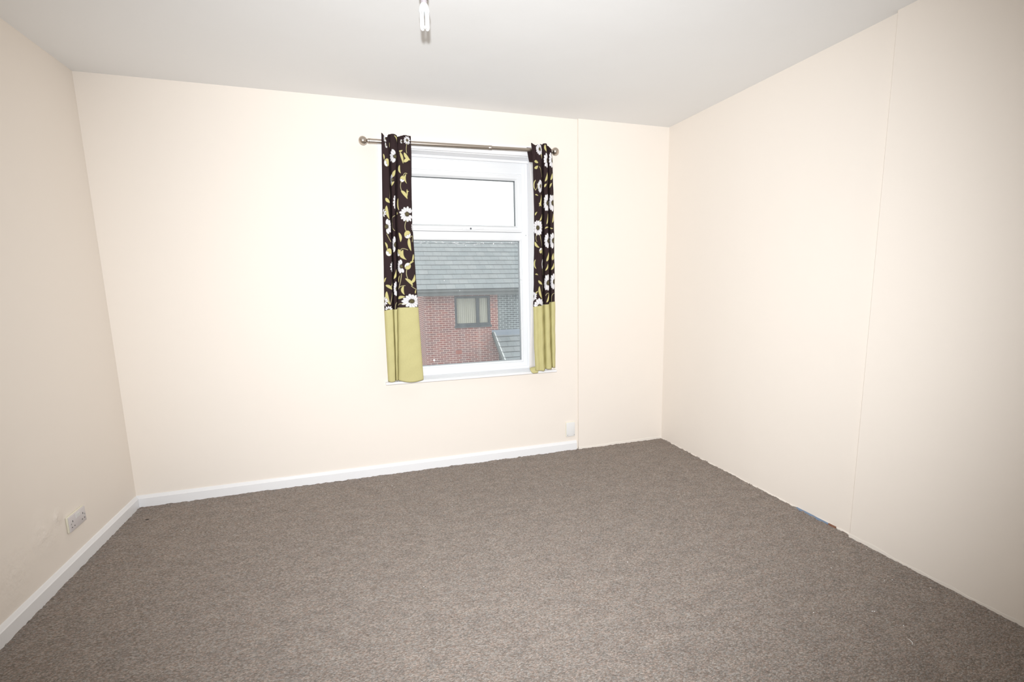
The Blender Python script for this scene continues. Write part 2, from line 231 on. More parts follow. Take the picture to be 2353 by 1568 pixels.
M_FACE = new_mat('off_white_plastic', (0.70, 0.66, 0.66), 0.35)
M_IVORY = new_mat('ivory_plastic', (0.84, 0.80, 0.66), 0.4)
M_HOLE = new_mat('dark_hole', (0.03, 0.028, 0.026), 0.8)
M_STEEL = new_mat('brushed_steel', (0.52, 0.46, 0.40), 0.30, 1.0)
M_SCREW = new_mat('screw_metal', (0.45, 0.44, 0.42), 0.35, 1.0)
M_GASKET = new_mat('dark_gasket', (0.10, 0.11, 0.12), 0.6)
M_SPACER = new_mat('grey_spacer', (0.16, 0.17, 0.18), 0.5)
M_SEAL = new_mat('old_plaster_edge', (0.895, 0.835, 0.76), 0.85)
def metal_streaks(m):
    v = coords(m, (1, 60, 60)); f = noise(m, v, 6, 3)
    LK(m, math_n(m, 'MULTIPLY_ADD', f, 0.2, 0.2), BS(m).inputs['Roughness'])
metal_streaks(M_STEEL)

def carpet_mat():
    m = new_mat('brown_grey_carpet', (0.3, 0.25, 0.22), 0.95, spec=0.08)
    tc = N(m, 'ShaderNodeTexCoord')
    mp = N(m, 'ShaderNodeMapping'); mp.inputs['Rotation'].default_value = (0, 0, math.radians(24)); mp.inputs['Scale'].default_value = (0.62, 1.15, 1)
    LK(m, tc.outputs['Object'], mp.inputs['Vector'])
    v = mp.outputs['Vector']
    vor = N(m, 'ShaderNodeTexVoronoi'); vor.inputs['Scale'].default_value = 230; LK(m, v, vor.inputs['Vector'])
    hsv = N(m, 'ShaderNodeSeparateColor'); LK(m, vor.outputs['Color'], hsv.inputs['Color'])
    base = ramp(m, hsv.outputs[0], [(0.0, (0.230, 0.195, 0.170)), (0.35, (0.280, 0.244, 0.215)), (0.7, (0.338, 0.298, 0.267)), (1.0, (0.405, 0.363, 0.328))])
    tint = ramp(m, hsv.outputs[1], [(0.0, (1.08, 0.98, 0.94)), (0.5, (1, 1, 1)), (1.0, (0.94, 1.0, 1.035))])
    c = mix(m, 1.0, base, tint, 'MULTIPLY')
    gap = math_n(m, 'MULTIPLY_ADD', vor.outputs['Distance'], -0.95, 1.30, clamp=True)
    c = mix(m, 1.0, c, ramp(m, gap, [(0.25, (0.55, 0.53, 0.51)), (0.9, (1.0, 1.0, 1.0))]), 'MULTIPLY')
    n2 = noise(m, v, 14, 4, 0.6)
    c = mix(m, 1.0, c, ramp(m, n2, [(0.3, (0.90, 0.90, 0.91)), (0.7, (1.10, 1.09, 1.08))]), 'MULTIPLY')
    n3 = noise(m, tc.outputs['Object'], 420, 2)
    c = mix(m, 1.0, c, ramp(m, n3, [(0.3, (0.78, 0.78, 0.78)), (0.7, (1.22, 1.22, 1.22))]), 'MULTIPLY')
    LK(m, c, BS(m).inputs['Base Color'])
    h = math_n(m, 'ADD', math_n(m, 'MULTIPLY', vor.outputs['Distance'], -1.0), math_n(m, 'MULTIPLY', n3, 0.5))
    add_bump(m, h, 0.5, 0.003)
    return m
M_CARPET = carpet_mat()

def brick_mat(name, c1, c2, mortar, pale_streak=None):
    m = new_mat(name, c1, 0.9, spec=0.15)
    tc = N(m, 'ShaderNodeTexCoord'); sp = N(m, 'ShaderNodeSeparateXYZ'); LK(m, tc.outputs['Object'], sp.inputs[0])
    cb = N(m, 'ShaderNodeCombineXYZ'); LK(m, sp.outputs[2], cb.inputs[1])
    ge = N(m, 'ShaderNodeNewGeometry'); sn = N(m, 'ShaderNodeSeparateXYZ'); LK(m, ge.outputs['True Normal'], sn.inputs[0])
    side = math_n(m, 'GREATER_THAN', math_n(m, 'ABSOLUTE', sn.outputs[0]), 0.5)
    LK(m, math_n(m, 'ADD', math_n(m, 'MULTIPLY', sp.outputs[0], math_n(m, 'SUBTRACT', 1.0, side)), math_n(m, 'MULTIPLY', sp.outputs[1], side)), cb.inputs[0])
    b = N(m, 'ShaderNodeTexBrick'); LK(m, cb.outputs[0], b.inputs['Vector'])
    b.inputs['Scale'].default_value = 1.0; b.inputs['Brick Width'].default_value = 0.225; b.inputs['Row Height'].default_value = 0.075
    b.inputs['Mortar Size'].default_value = 0.0085; b.inputs['Mortar Smooth'].default_value = 0.1; b.inputs['Bias'].default_value = 0.0
    b.inputs['Color1'].default_value = (*c1, 1); b.inputs['Color2'].default_value = (*c2, 1); b.inputs['Mortar'].default_value = (*mortar, 1)
    c = b.outputs['Color']
    c = mix(m, 1.0, c, ramp(m, noise(m, tc.outputs['Object'], 1.3, 3), [(0.3, (0.86, 0.86, 0.88)), (0.7, (1.12, 1.1, 1.08))]), 'MULTIPLY')
    if pale_streak:
        x0, x1, z1, col = pale_streak
        k = math_n(m, 'MULTIPLY', math_n(m, 'SUBTRACT', 1.0, math_n(m, 'DIVIDE', math_n(m, 'ABSOLUTE', math_n(m, 'SUBTRACT', sp.outputs[0], (x0+x1)/2)), (x1-x0)/2), clamp=True),
                   math_n(m, 'LESS_THAN', sp.outputs[2], z1))
        k = math_n(m, 'MULTIPLY', k, math_n(m, 'MULTIPLY_ADD', noise(m, tc.outputs['Object'], 5, 3), 1.6, -0.25, clamp=True))
        c = mix(m, math_n(m, 'MULTIPLY', k, 0.85), c, col)
    LK(m, c, BS(m).inputs['Base Color'])
    add_bump(m, math_n(m, 'SUBTRACT', 1.0, b.outputs['Fac']), 0.4, 0.01)
    return m
RED1, RED2, PINKM = (0.300, 0.090, 0.070), (0.220, 0.105, 0.100), (0.66, 0.50, 0.43)
M_BRICK = brick_mat('red_brick', RED1, RED2, PINKM, pale_streak=(3.93, 4.14, -0.27, (0.50, 0.40, 0.36)))  # paler vertical strip blended over the bricks below the house window
M_BRICKS = M_BRICK
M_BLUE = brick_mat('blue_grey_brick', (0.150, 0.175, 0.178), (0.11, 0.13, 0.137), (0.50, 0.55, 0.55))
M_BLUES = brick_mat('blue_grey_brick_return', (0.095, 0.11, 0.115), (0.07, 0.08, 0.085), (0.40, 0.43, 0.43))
def tile_mat():
    m = new_mat('grey_concrete_tile', (0.25, 0.27, 0.275), 0.85, spec=0.2)
    tc = N(m, 'ShaderNodeTexCoord')
    b = N(m, 'ShaderNodeTexBrick'); LK(m, tc.outputs['Object'], b.inputs['Vector'])
    b.inputs['Scale'].default_value = 1.0; b.inputs['Brick Width'].default_value = 0.33; b.inputs['Row Height'].default_value = 0.30
    b.inputs['Mortar Size'].default_value = 0.005; b.inputs['Mortar Smooth'].default_value = 0.0
    b.inputs['Color1'].default_value = (0.235, 0.26, 0.265, 1); b.inputs['Color2'].default_value = (0.285, 0.30, 0.30, 1); b.inputs['Mortar'].default_value = (0.135, 0.15, 0.155, 1)
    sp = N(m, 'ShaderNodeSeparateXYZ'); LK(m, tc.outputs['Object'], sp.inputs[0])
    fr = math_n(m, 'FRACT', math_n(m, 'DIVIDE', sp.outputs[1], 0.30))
    ln = math_n(m, 'LESS_THAN', fr, 0.05)  # dark course joints, with the shadow under each tile lip put into the colour
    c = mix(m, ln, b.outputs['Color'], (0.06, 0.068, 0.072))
    c = mix(m, 1.0, c, ramp(m, noise(m, tc.outputs['Object'], 2.2, 4), [(0.3, (0.9, 0.9, 0.9)), (0.7, (1.1, 1.1, 1.1))]), 'MULTIPLY')
    LK(m, c, BS(m).inputs['Base Color'])
    return m
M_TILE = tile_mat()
M_FASCIA = new_mat('grey_fascia', (0.125, 0.140, 0.137), 0.6)
M_GUTTER = new_mat('dark_grey_gutter', (0.165, 0.180, 0.176), 0.5)
M_LEAD = new_mat('lead_flashing', (0.25, 0.29, 0.34), 0.55)
M_DKFRAME = new_mat('slate_window_frame', (0.036, 0.050, 0.060), 0.5)
M_HGLASS = new_mat('house_window_glass', (0.5, 0.5, 0.5), 0.05)
BS(M_HGLASS).inputs['Transmission Weight'].default_value = 1.0; BS(M_HGLASS).inputs['IOR'].default_value = 1.02; BS(M_HGLASS).inputs['Base Color'].default_value = (0.92, 0.95, 0.95, 1)
M_BLIND = new_mat('cream_blind_slats', (0.62, 0.57, 0.47), 0.8)
M_VERGE = new_mat('pale_verge_tile', (0.62, 0.63, 0.62), 0.7)
M_TERRA = new_mat('terracotta', (0.36, 0.10, 0.065), 0.9)
M_GROUND = new_mat('tarmac', (0.12, 0.12, 0.12), 0.95)
def ground_noise(m):
    v = coords(m); LK(m, ramp(m, noise(m, v, 9, 4), [(0.3, (0.09, 0.09, 0.09)), (0.7, (0.16, 0.16, 0.155))]), BS(m).inputs['Base Color'])
ground_noise(M_GROUND)

def glass_mat(name, haze, streak):
    """clear pane with a film of dirt: runs down it, specks, a pale band along the top edge"""
    m = bpy.data.materials.new(name); m.use_nodes = True
    nt = m.node_tree; nt.nodes.remove(nt.nodes['Principled BSDF']); out = nt.nodes['Material Output']
    tr = N(m, 'ShaderNodeBsdfTransparent'); tr.inputs[0].default_value = (0.97, 0.985, 0.98, 1)
    gl = N(m, 'ShaderNodeBsdfGlossy'); gl.inputs['Roughness'].default_value = 0.02; gl.inputs[0].default_value = (1, 1, 1, 1)
    fr = N(m, 'ShaderNodeFresnel'); fr.inputs['IOR'].default_value = 1.45
    ms = N(m, 'ShaderNodeMixShader'); LK(m, fr.outputs[0], ms.inputs[0]); LK(m, tr.outputs[0], ms.inputs[1]); LK(m, gl.outputs[0], ms.inputs[2])
    df = N(m, 'ShaderNodeBsdfDiffuse'); df.inputs[0].default_value = (0.80, 0.84, 0.86, 1)
    tc = N(m, 'ShaderNodeTexCoord'); mp = N(m, 'ShaderNodeMapping'); mp.inputs['Scale'].default_value = (26, 1, 0.9)
    LK(m, tc.outputs['Object'], mp.inputs['Vector'])
    s = noise(m, mp.outputs['Vector'], 1.0, 4, 0.6)
    k = math_n(m, 'MULTIPLY_ADD', s, streak, haze - streak*0.5, clamp=True)
    k = math_n(m, 'MULTIPLY_ADD', noise(m, tc.outputs['Object'], 3.0, 3), haze*0.7, math_n(m, 'SUBTRACT', k, haze*0.35), clamp=True)
    m2 = N(m, 'ShaderNodeMixShader'); LK(m, k, m2.inputs[0]); LK(m, ms.outputs[0], m2.inputs[1]); LK(m, df.outputs[0], m2.inputs[2])
    LK(m, m2.outputs[0], out.inputs['Surface'])
    return m
M_GLASS = glass_mat('dusty_window_glass', 0.085, 0.10)
M_GLASSU = glass_mat('window_glass', 0.02, 0.01)
M_DIRT = new_mat('white_paint_fleck', (0.85, 0.85, 0.85), 0.7)

# ---------------------------------------------------------------- room shell
def floor_obj():
    x0, x1, y0, y1 = XL-0.02, XR+0.02, YN-0.02, 0.005
    nx, ny = 320, 400
    rng = np.random.RandomState(3)
    X, Y = np.meshgrid(np.linspace(x0, x1, nx), np.linspace(y0, y1, ny))
    z = rng.normal(0, 0.0009, X.shape)
    zz = rng.normal(0, 1, X.shape); zz = (zz + np.roll(zz, 1, 0) + np.roll(zz, 1, 1) + np.roll(zz, -1, 0) + np.roll(zz, -1, 1))/5
    edge = np.minimum(np.minimum(X-XL, XR-X), -Y)
    z += zz*0.006*np.exp(-np.clip(edge, 0, None)/0.025)
    return grid_obj('floor', np.stack([X, Y, z], -1), nx, ny, M_CARPET)
struct(floor_obj(), 'brown grey loop pile carpet covering the whole floor', 'floor')
bm = bmesh.new(); box(bm, XL-0.15, XR+0.15, YN-0.15, 0.2, H, H+0.12)
struct(obj('ceiling', bm, M_CEIL), 'plain white painted ceiling', 'ceiling')
# window wall with its opening
bm = bmesh.new(); WT = 0.20
box(bm, XL-0.15, OX0, 0, WT, -0.05, H); box(bm, OX1, XS, 0, WT, -0.05, H)
box(bm, OX0, OX1, 0, WT, -0.05, OZ0); box(bm, OX0, OX1, 0, WT, OZ1, H)
box(bm, XS, XR+0.15, -PB, WT, -0.05, H)
struct(obj('wall_back', bm, M_WALL), 'cream painted wall with the window in it', 'wall')
bm = bmesh.new(); box(bm, XL-0.15, XL, YN, 0.0, -0.05, H)
struct(obj('wall_left', bm, M_WALLL), 'cream wall on the left with the double socket', 'wall')
bm = bmesh.new(); box(bm, XR, XR+0.15, YS, 0, -0.05, H); prism(bm, [(XR-PR, YN), (XR-PR, YS-0.005), (XR-PR+0.004, YS), (XR+0.15, YS), (XR+0.15, YN)], 'z', -0.05, H)
struct(obj('wall_right', bm, M_WALL), 'cream wall on the right with a slightly boxed out nearer half', 'wall')
bm = bmesh.new(); box(bm, XL-0.15, XR+0.15, YN-0.15, YN, -0.05, H)
struct(obj('wall_front', bm, M_WALL), 'cream wall behind the photographer', 'wall')
# skirting boards
SK = [(0, 0), (0.015, 0), (0.015, 0.054), (0.012, 0.058), (0.006, 0.071), (0, 0.073)]
bm = bmesh.new(); prism(bm, [(-d, z-0.004 if z == 0 else z) for d, z in SK], 'x', XL, XS-0.013)
struct(obj('baseboard_back', bm, M_GLOSS), 'white skirting board under the window', 'baseboard')
bm = bmesh.new(); prism(bm, [(XL+d, z-0.004 if z == 0 else z+0.001) for d, z in SK], 'y', YN, -0.015)
struct(obj('baseboard_left', bm, M_GLOSS), 'white skirting board along the left wall', 'baseboard')
# ragged plaster left along the foot of the walls where skirting has gone
def plaster_edge(name, a, b, nrm, h0, th, seed, label):
    rr = random.Random(seed); a, b, n = Vector(a), Vector(b), Vector(nrm); L = (b-a).length; k = int(L/0.03)
    bm = bmesh.new(); rows = []
    w = 0.0
    for i in range(k+1):
        p = a.lerp(b, i/k); w = 0.8*w + rr.uniform(-0.0035, 0.0035); h = h0 + w
        t = th*(0.75+0.5*rr.random())
        rows.append([bm.verts.new(q) for q in (p - n*0.004, p + n*t, p + n*t + Vector((0, 0, h*0.75)), p + n*t*0.5 + Vector((0, 0, h)), p - n*0.004 + Vector((0, 0, h+0.001)))])
    for r, s in zip(rows, rows[1:]):
        for j in range(4): bm.faces.new((r[j], r[j+1], s[j+1], s[j]))
    bm.faces.new(rows[0]); bm.faces.new(list(reversed(rows[-1])))
    struct(obj(name, bm, M_SEAL), label, 'trim')
plaster_edge('trim_1', (XR-PR, YN, -0.003), (XR-PR, YS, -0.003), (-1, 0, 0), 0.020, 0.0012, 4, 'ragged plaster edge at the foot of the nearer right wall panel')
plaster_edge('trim_2', (XR, YS, -0.003), (XR, -PB, -0.003), (-1, 0, 0), 0.008, 0.003, 5, 'thin plaster lip at the foot of the farther right wall')
plaster_edge('trim_3', (XS, -PB, -0.003), (XR, -PB, -0.003), (0, -1, 0), 0.021, 0.002, 6, 'ragged plaster edge at the foot of the panel beside the window')

# ---------------------------------------------------------------- window
def S_(o): o['kind'] = 'structure'; return o
win = bpy.data.objects.new('window_1', None); COL.objects.link(win); win.location = (0.74, 0.12, 0.668)
struct(win, 'white plastic window with an opening top light over a fixed pane', 'window'); win.empty_display_size = 0.1
# surround on the wall face (two steps), head batten, reveal lining
bm = bmesh.new()
x0, x1, z1 = 0.172, 1.335, 2.2845
for (a, b, c, d) in ((x0, OX0, OZ0+0.018, z1), (OX1, x1, OZ0+0.018, z1), (OX0, OX1, OZ1+0.001, z1)):
    box(bm, a, b, -0.012, 0.0, c, d, 0.003, 2)
box(bm, OX0, OX1, -0.015, -0.004, OZ1+0.001, OZ1+0.008, 0.003, 3)
obj('window_surround', bm, M_GLOSS, win)
bm = bmesh.new()
box(bm, OX0-0.001, OX0+0.004, -0.002, 0.125, OZ0+0.018, OZ1); box(bm, OX1-0.004, OX1+0.001, -0.002, 0.125, OZ0+0.018, OZ1)
box(bm, OX0, OX1, -0.002, 0.125, OZ1-0.005, OZ1+0.0005)
box(bm, OX0+0.004, OX1-0.004, 0.098, 0.13, OZ1-0.022, OZ1-0.005, 0.003, 2)
obj('reveal_lining', bm, M_GLOSS, win)
FX0, FX1, FZ0, FZ1 = OX0+0.004, OX1-0.004, 0.668, OZ1-0.006
TZ0, TZ1 = 1.650, 1.702          # transom
bm = bmesh.new()
ring(bm, FX0, FX1, FZ0, FZ1, [(0, 0.185), (0, 0.123), (0.003, 0.120), (0.020, 0.120), (0.023, 0.117), (0.050, 0.117), (0.054, 0.121), (0.058, 0.128), (0.058, 0.185)])
box(bm, FX0+0.054, FX1-0.054, 0.118, 0.185, TZ0, TZ1, 0.003, 2)
box(bm, FX0+0.050, FX1-0.050, 0.1172, 0.185, 2.104, FZ1-0.048)
obj('window_frame', bm, M_PVC, win)
# fixed lower light: bead, spacer, pane
LX0, LX1, LZ0, LZ1 = FX0+0.056, FX1-0.056, FZ0+0.056, TZ0+0.002
bm = bmesh.new(); ring(bm, LX0, LX1, LZ0, LZ1, [(0, 0.150), (0, 0.121), (0.004, 0.119), (0.009, 0.123), (0.011, 0.132), (0.011, 0.150)])
obj('glazing_bead', bm, M_PVC, win)
bm = bmesh.new(); ring(bm, LX0, LX1, LZ0, LZ1, [(0.002, 0.170), (0.002, 0.139), (0.0125, 0.139), (0.0125, 0.170)])
obj('glass_spacer', bm, M_SPACER, win)
bm = bmesh.new(); box(bm, LX0+0.004, LX1-0.004, 0.1355, 0.1385, LZ0+0.004, LZ1-0.004)
pane = obj('window_pane', bm, M_GLASS, win); pane['label'] = 'large lower pane with dusty streaks'
# opening top light
UX0, UX1, UZ0, UZ1 = FX0+0.052, FX1-0.052, TZ1+0.001, 2.116
bm = bmesh.new()
ring(bm, UX0, UX1, UZ0, UZ1, [(0, 0.165), (0, 0.108), (0.003, 0.105), (0.012, 0.105), (0.014, 0.102), (0.032, 0.102), (0.036, 0.106), (0.040, 0.114), (0.045, 0.122), (0.045, 0.165)])
sash = obj('opening_sash', bm, M_PVC, win)
bm = bmesh.new(); ring(bm, UX0, UX1, UZ0, UZ1, [(0.042, 0.160), (0.042, 0.126), (0.0465, 0.126), (0.0465, 0.160)])
obj('glass_spacer', bm, M_SPACER, win)
bm = bmesh.new(); box(bm, UX0+0.038, UX1-0.038, 0.1235, 0.126, UZ0+0.038, UZ1-0.038)
pane = obj('window_pane', bm, M_GLASSU, win); pane['label'] = 'upper pane of the opening light, clear sky behind'
bm = bmesh.new()
box(bm, 0.728, 0.800, 0.094, 0.103, 1.711, 1.727, 0.003, 2)
prism(bm, [(0.755, 1.712), (0.800, 1.713), (0.885, 1.721), (0.887, 1.727), (0.800, 1.727), (0.755, 1.727)], 'y', 0.080, 0.096)
hd = obj('window_handle', bm, M_PVC, win); hd['label'] = 'white lever handle'
bm = bmesh.new(); lathe(bm, [(0.0, 0), (0.006, 0.0), (0.007, 0.002), (0.007, 0.008)], (0.786, 0.0785, 1.7205), (0, 1, 0), 14)
obj('lock_button', bm, M_GASKET, win)
bm = bmesh.new(); box(bm, OX0+0.002, OX1-0.002, -0.001, 0.125, OZ0, OZ0+0.018); box(bm, 0.131, 1.394, -0.042, 0.0, OZ0, OZ0+0.018, 0.004, 3)
obj('window_sill', bm, M_GLOSS, win)
bm = bmesh.new()
for (x, z, r) in ((0.489, 0.776, 0.0075),):
    lathe(bm, [(0, 0), (r*0.7, 0.0005), (r, 0.002), (r, 0.003)], (x, 0.1325, z), (0, 1, 0), 16)
obj('suction_mark', bm, M_DIRT, win)
bm = bmesh.new(); lathe(bm, [(0, 0), (0.006, 0.001), (0.0075, 0.006), (0.0075, 0.012)], (LX1-0.007, 0.110, 1.357), (0, 1, 0), 16)
obj('frame_button', bm, M_PVC, win)
bm = bmesh.new(); lathe(bm, [(0, 0), (0.0025, 0.0), (0.003, 0.002)], (FX1-0.02, 0.1165, 1.682), (0, 1, 0), 10)
obj('screw_cap', bm, M_SPACER, win)
# flecks and a smear of old paint along the top of the lower pane
rr = random.Random(8); bm = bmesh.new()
for k in range(46):
    x = rr.uniform(0.36, LX1-0.02); z = 1.632 - abs(rr.gauss(0, 0.008)); w = rr.uniform(0.003, 0.02); h = rr.uniform(0.0006, 0.0018)
    prism(bm, [(x-w, z+rr.uniform(-.002, .002)), (x, z-h), (x+w, z+rr.uniform(-.002, .002)), (x, z+h*0.8)], 'y', 0.1345, 0.1355)
for (x, z, s) in ((0.757, 1.606, .004), (0.589, 1.356, .004), (0.965, 1.62, .005), (1.105, 1.628, .005), (0.89, 1.624, .004), (0.70, 1.28, .0025), (0.94, 1.45, .002)):
    lathe(bm, [(0, 0), (s*0.8, 0.0003), (s, 0.001)], (x, 0.1345, z), (0, 1, 0), 8)
obj('paint_flecks', bm, M_DIRT, win)['kind'] = 'stuff'

# ---------------------------------------------------------------- curtain rod
RA, RB = Vector((0.084, -0.09, 2.2265)), Vector((1.374, -0.09, 2.244)); RD = (RB-RA).normalized()
def rp(x): return RA.lerp(RB, (x-RA.x)/(RB.x-RA.x))
rod = thing('curtain_rod', 'brushed steel extendable curtain rod with ball ends above the window', 'curtain rod', (0.74, -0.09, 2.235))
bm = bmesh.new(); tube(bm, [rp(0.122), rp(0.912)], 0.0138, 24); lathe(bm, [(0.0138, 0), (0.0148, 0.001), (0.0148, 0.008), (0.0138, 0.009)], rp(0.122), RD, 24)
lathe(bm, [(0.0138, 0), (0.0144, 0.001), (0.0144, 0.022), (0.0122, 0.0235)], rp(0.890), RD, 24)
auto_smooth(obj('outer_tube', bm, M_STEEL, rod))
bm = bmesh.new(); tube(bm, [rp(0.905), rp(1.345)], 0.0118, 24); auto_smooth(obj('inner_tube', bm, M_STEEL, rod))
for c, d, r in ((RA, RD, 0.0260), (RB, -RD, 0.0262)):
    bm = bmesh.new()
    prof = [(r*math.sin(a), -r*math.cos(a)) for a in np.linspace(0, math.pi*0.84, 18)]
    prof += [(0.0105, r*0.98), (0.0105, r*1.10), (0.0145, r*1.12), (0.0145, r*1.40), (0.0115, r*1.46)]
    prof[0] = (0.0, -r)
    lathe(bm, prof, c, d, 28)
    auto_smooth(obj('ball_finial', bm, M_STEEL, rod), 50)
for x in (0.292, 1.270):
    p = rp(x); bm = bmesh.new()
    lathe(bm, [(0, 0), (0.022, 0), (0.022, 0.006), (0.0, 0.006)], (p.x, -0.0185, p.z-0.03), (0, 1, 0), 20)
    tube(bm, [(p.x, -0.016, p.z-0.03), (p.x, -0.055, p.z-0.03), (p.x, -0.080, p.z-0.024), (p.x, -0.088, p.z-0.0165)], 0.005, 10)
    auto_smooth(obj('wall_bracket', bm, M_STEEL, rod))

# ---------------------------------------------------------------- curtains
def print_mat():
    m = new_mat('floral_cotton', (0.04, 0.025, 0.025), 0.85, spec=0.15)
    a = N(m, 'ShaderNodeAttribute'); a.attribute_name = 'print'
    LK(m, a.outputs['Color'], BS(m).inputs['Base Color'])
    v = coords(m); w = noise(m, v, 900, 1); add_bump(m, w, 0.15, 0.001)
    return m
M_PRINT = print_mat()
def cloth_mat(name, c):
    m = new_mat(name, c, 0.85, spec=0.12); v = coords(m, (1, 1, 0.35))
    f = noise(m, v, 220, 3)
    LK(m, ramp(m, f, [(0.3, tuple(x*0.975 for x in c)), (0.7, tuple(min(1, x*1.02) for x in c))]), BS(m).inputs['Base Color'])
    add_bump(m, noise(m, coords(m), 700, 1), 0.15, 0.001); return m
M_OLIVE = cloth_mat('olive_cotton', (0.570, 0.522, 0.255))
M_LINING = cloth_mat('white_lining', (0.83, 0.80, 0.79))
M_DARK = cloth_mat('dark_brown_cotton', (0.036, 0.022, 0.022))

def spline(P, n):
    P = np.asarray(P, float); k = len(P)
    Q = np.vstack([2*P[0]-P[1], P, 2*P[-1]-P[-2]])
    t = np.linspace(0, k-1-1e-6, n); i = t.astype(int); f = (t-i)[:, None]
    p0, p1, p2, p3 = Q[i], Q[i+1], Q[i+2], Q[i+3]
    c = 0.5*((2*p1) + (-p0+p2)*f + (2*p0-5*p1+4*p2-p3)*f**2 + (-p0+3*p1-3*p2+p3)*f**3)
    return c
class Cloth:
    """cross-sections at several heights, evenly re-spaced along the cloth's own width"""
    def __init__(s, secs, nu):
        s.z = np.array([q[0] for q in secs])[::-1]
        base = []
        for z, pts in secs:
            base.append(spline(pts, 1600))
        mid = base[len(base)//2 - 1]
        d = np.concatenate([[0], np.cumsum(np.hypot(*np.diff(mid, axis=0).T))]); s.width = d[-1]
        s.u = np.linspace(0, d[-1], nu); t = np.interp(s.u, d, np.arange(1600))
        s.sec = np.array([np.stack([np.interp(t, np.arange(1600), b[:, 0]), np.interp(t, np.arange(1600), b[:, 1])], -1) for b in base])[::-1]
        s.nu = nu
    def at(s, Z):
        """Z: (nv, nu) heights -> (nv, nu, 3)"""
        out = np.zeros(Z.shape + (3,)); out[..., 2] = Z
        for j in range(s.nu):
            for c in (0, 1): out[:, j, c] = np.interp(Z[:, j], s.z, s.sec[:, j, c])
        return out
    def edge(s, prof):
        """a hem line given as (x, z) pairs, as a height for each column"""
        px = np.array([p[0] for p in prof]); pz = np.array([p[1] for p in prof])
        zi = float(np.mean(pz)); row = s.at(np.full((1, s.nu), zi))[0]
        z = np.interp(row[:, 0], px, pz)
        k = 9; zp = np.pad(z, k, mode='edge'); return np.convolve(zp, np.ones(2*k+1)/(2*k+1), 'valid')

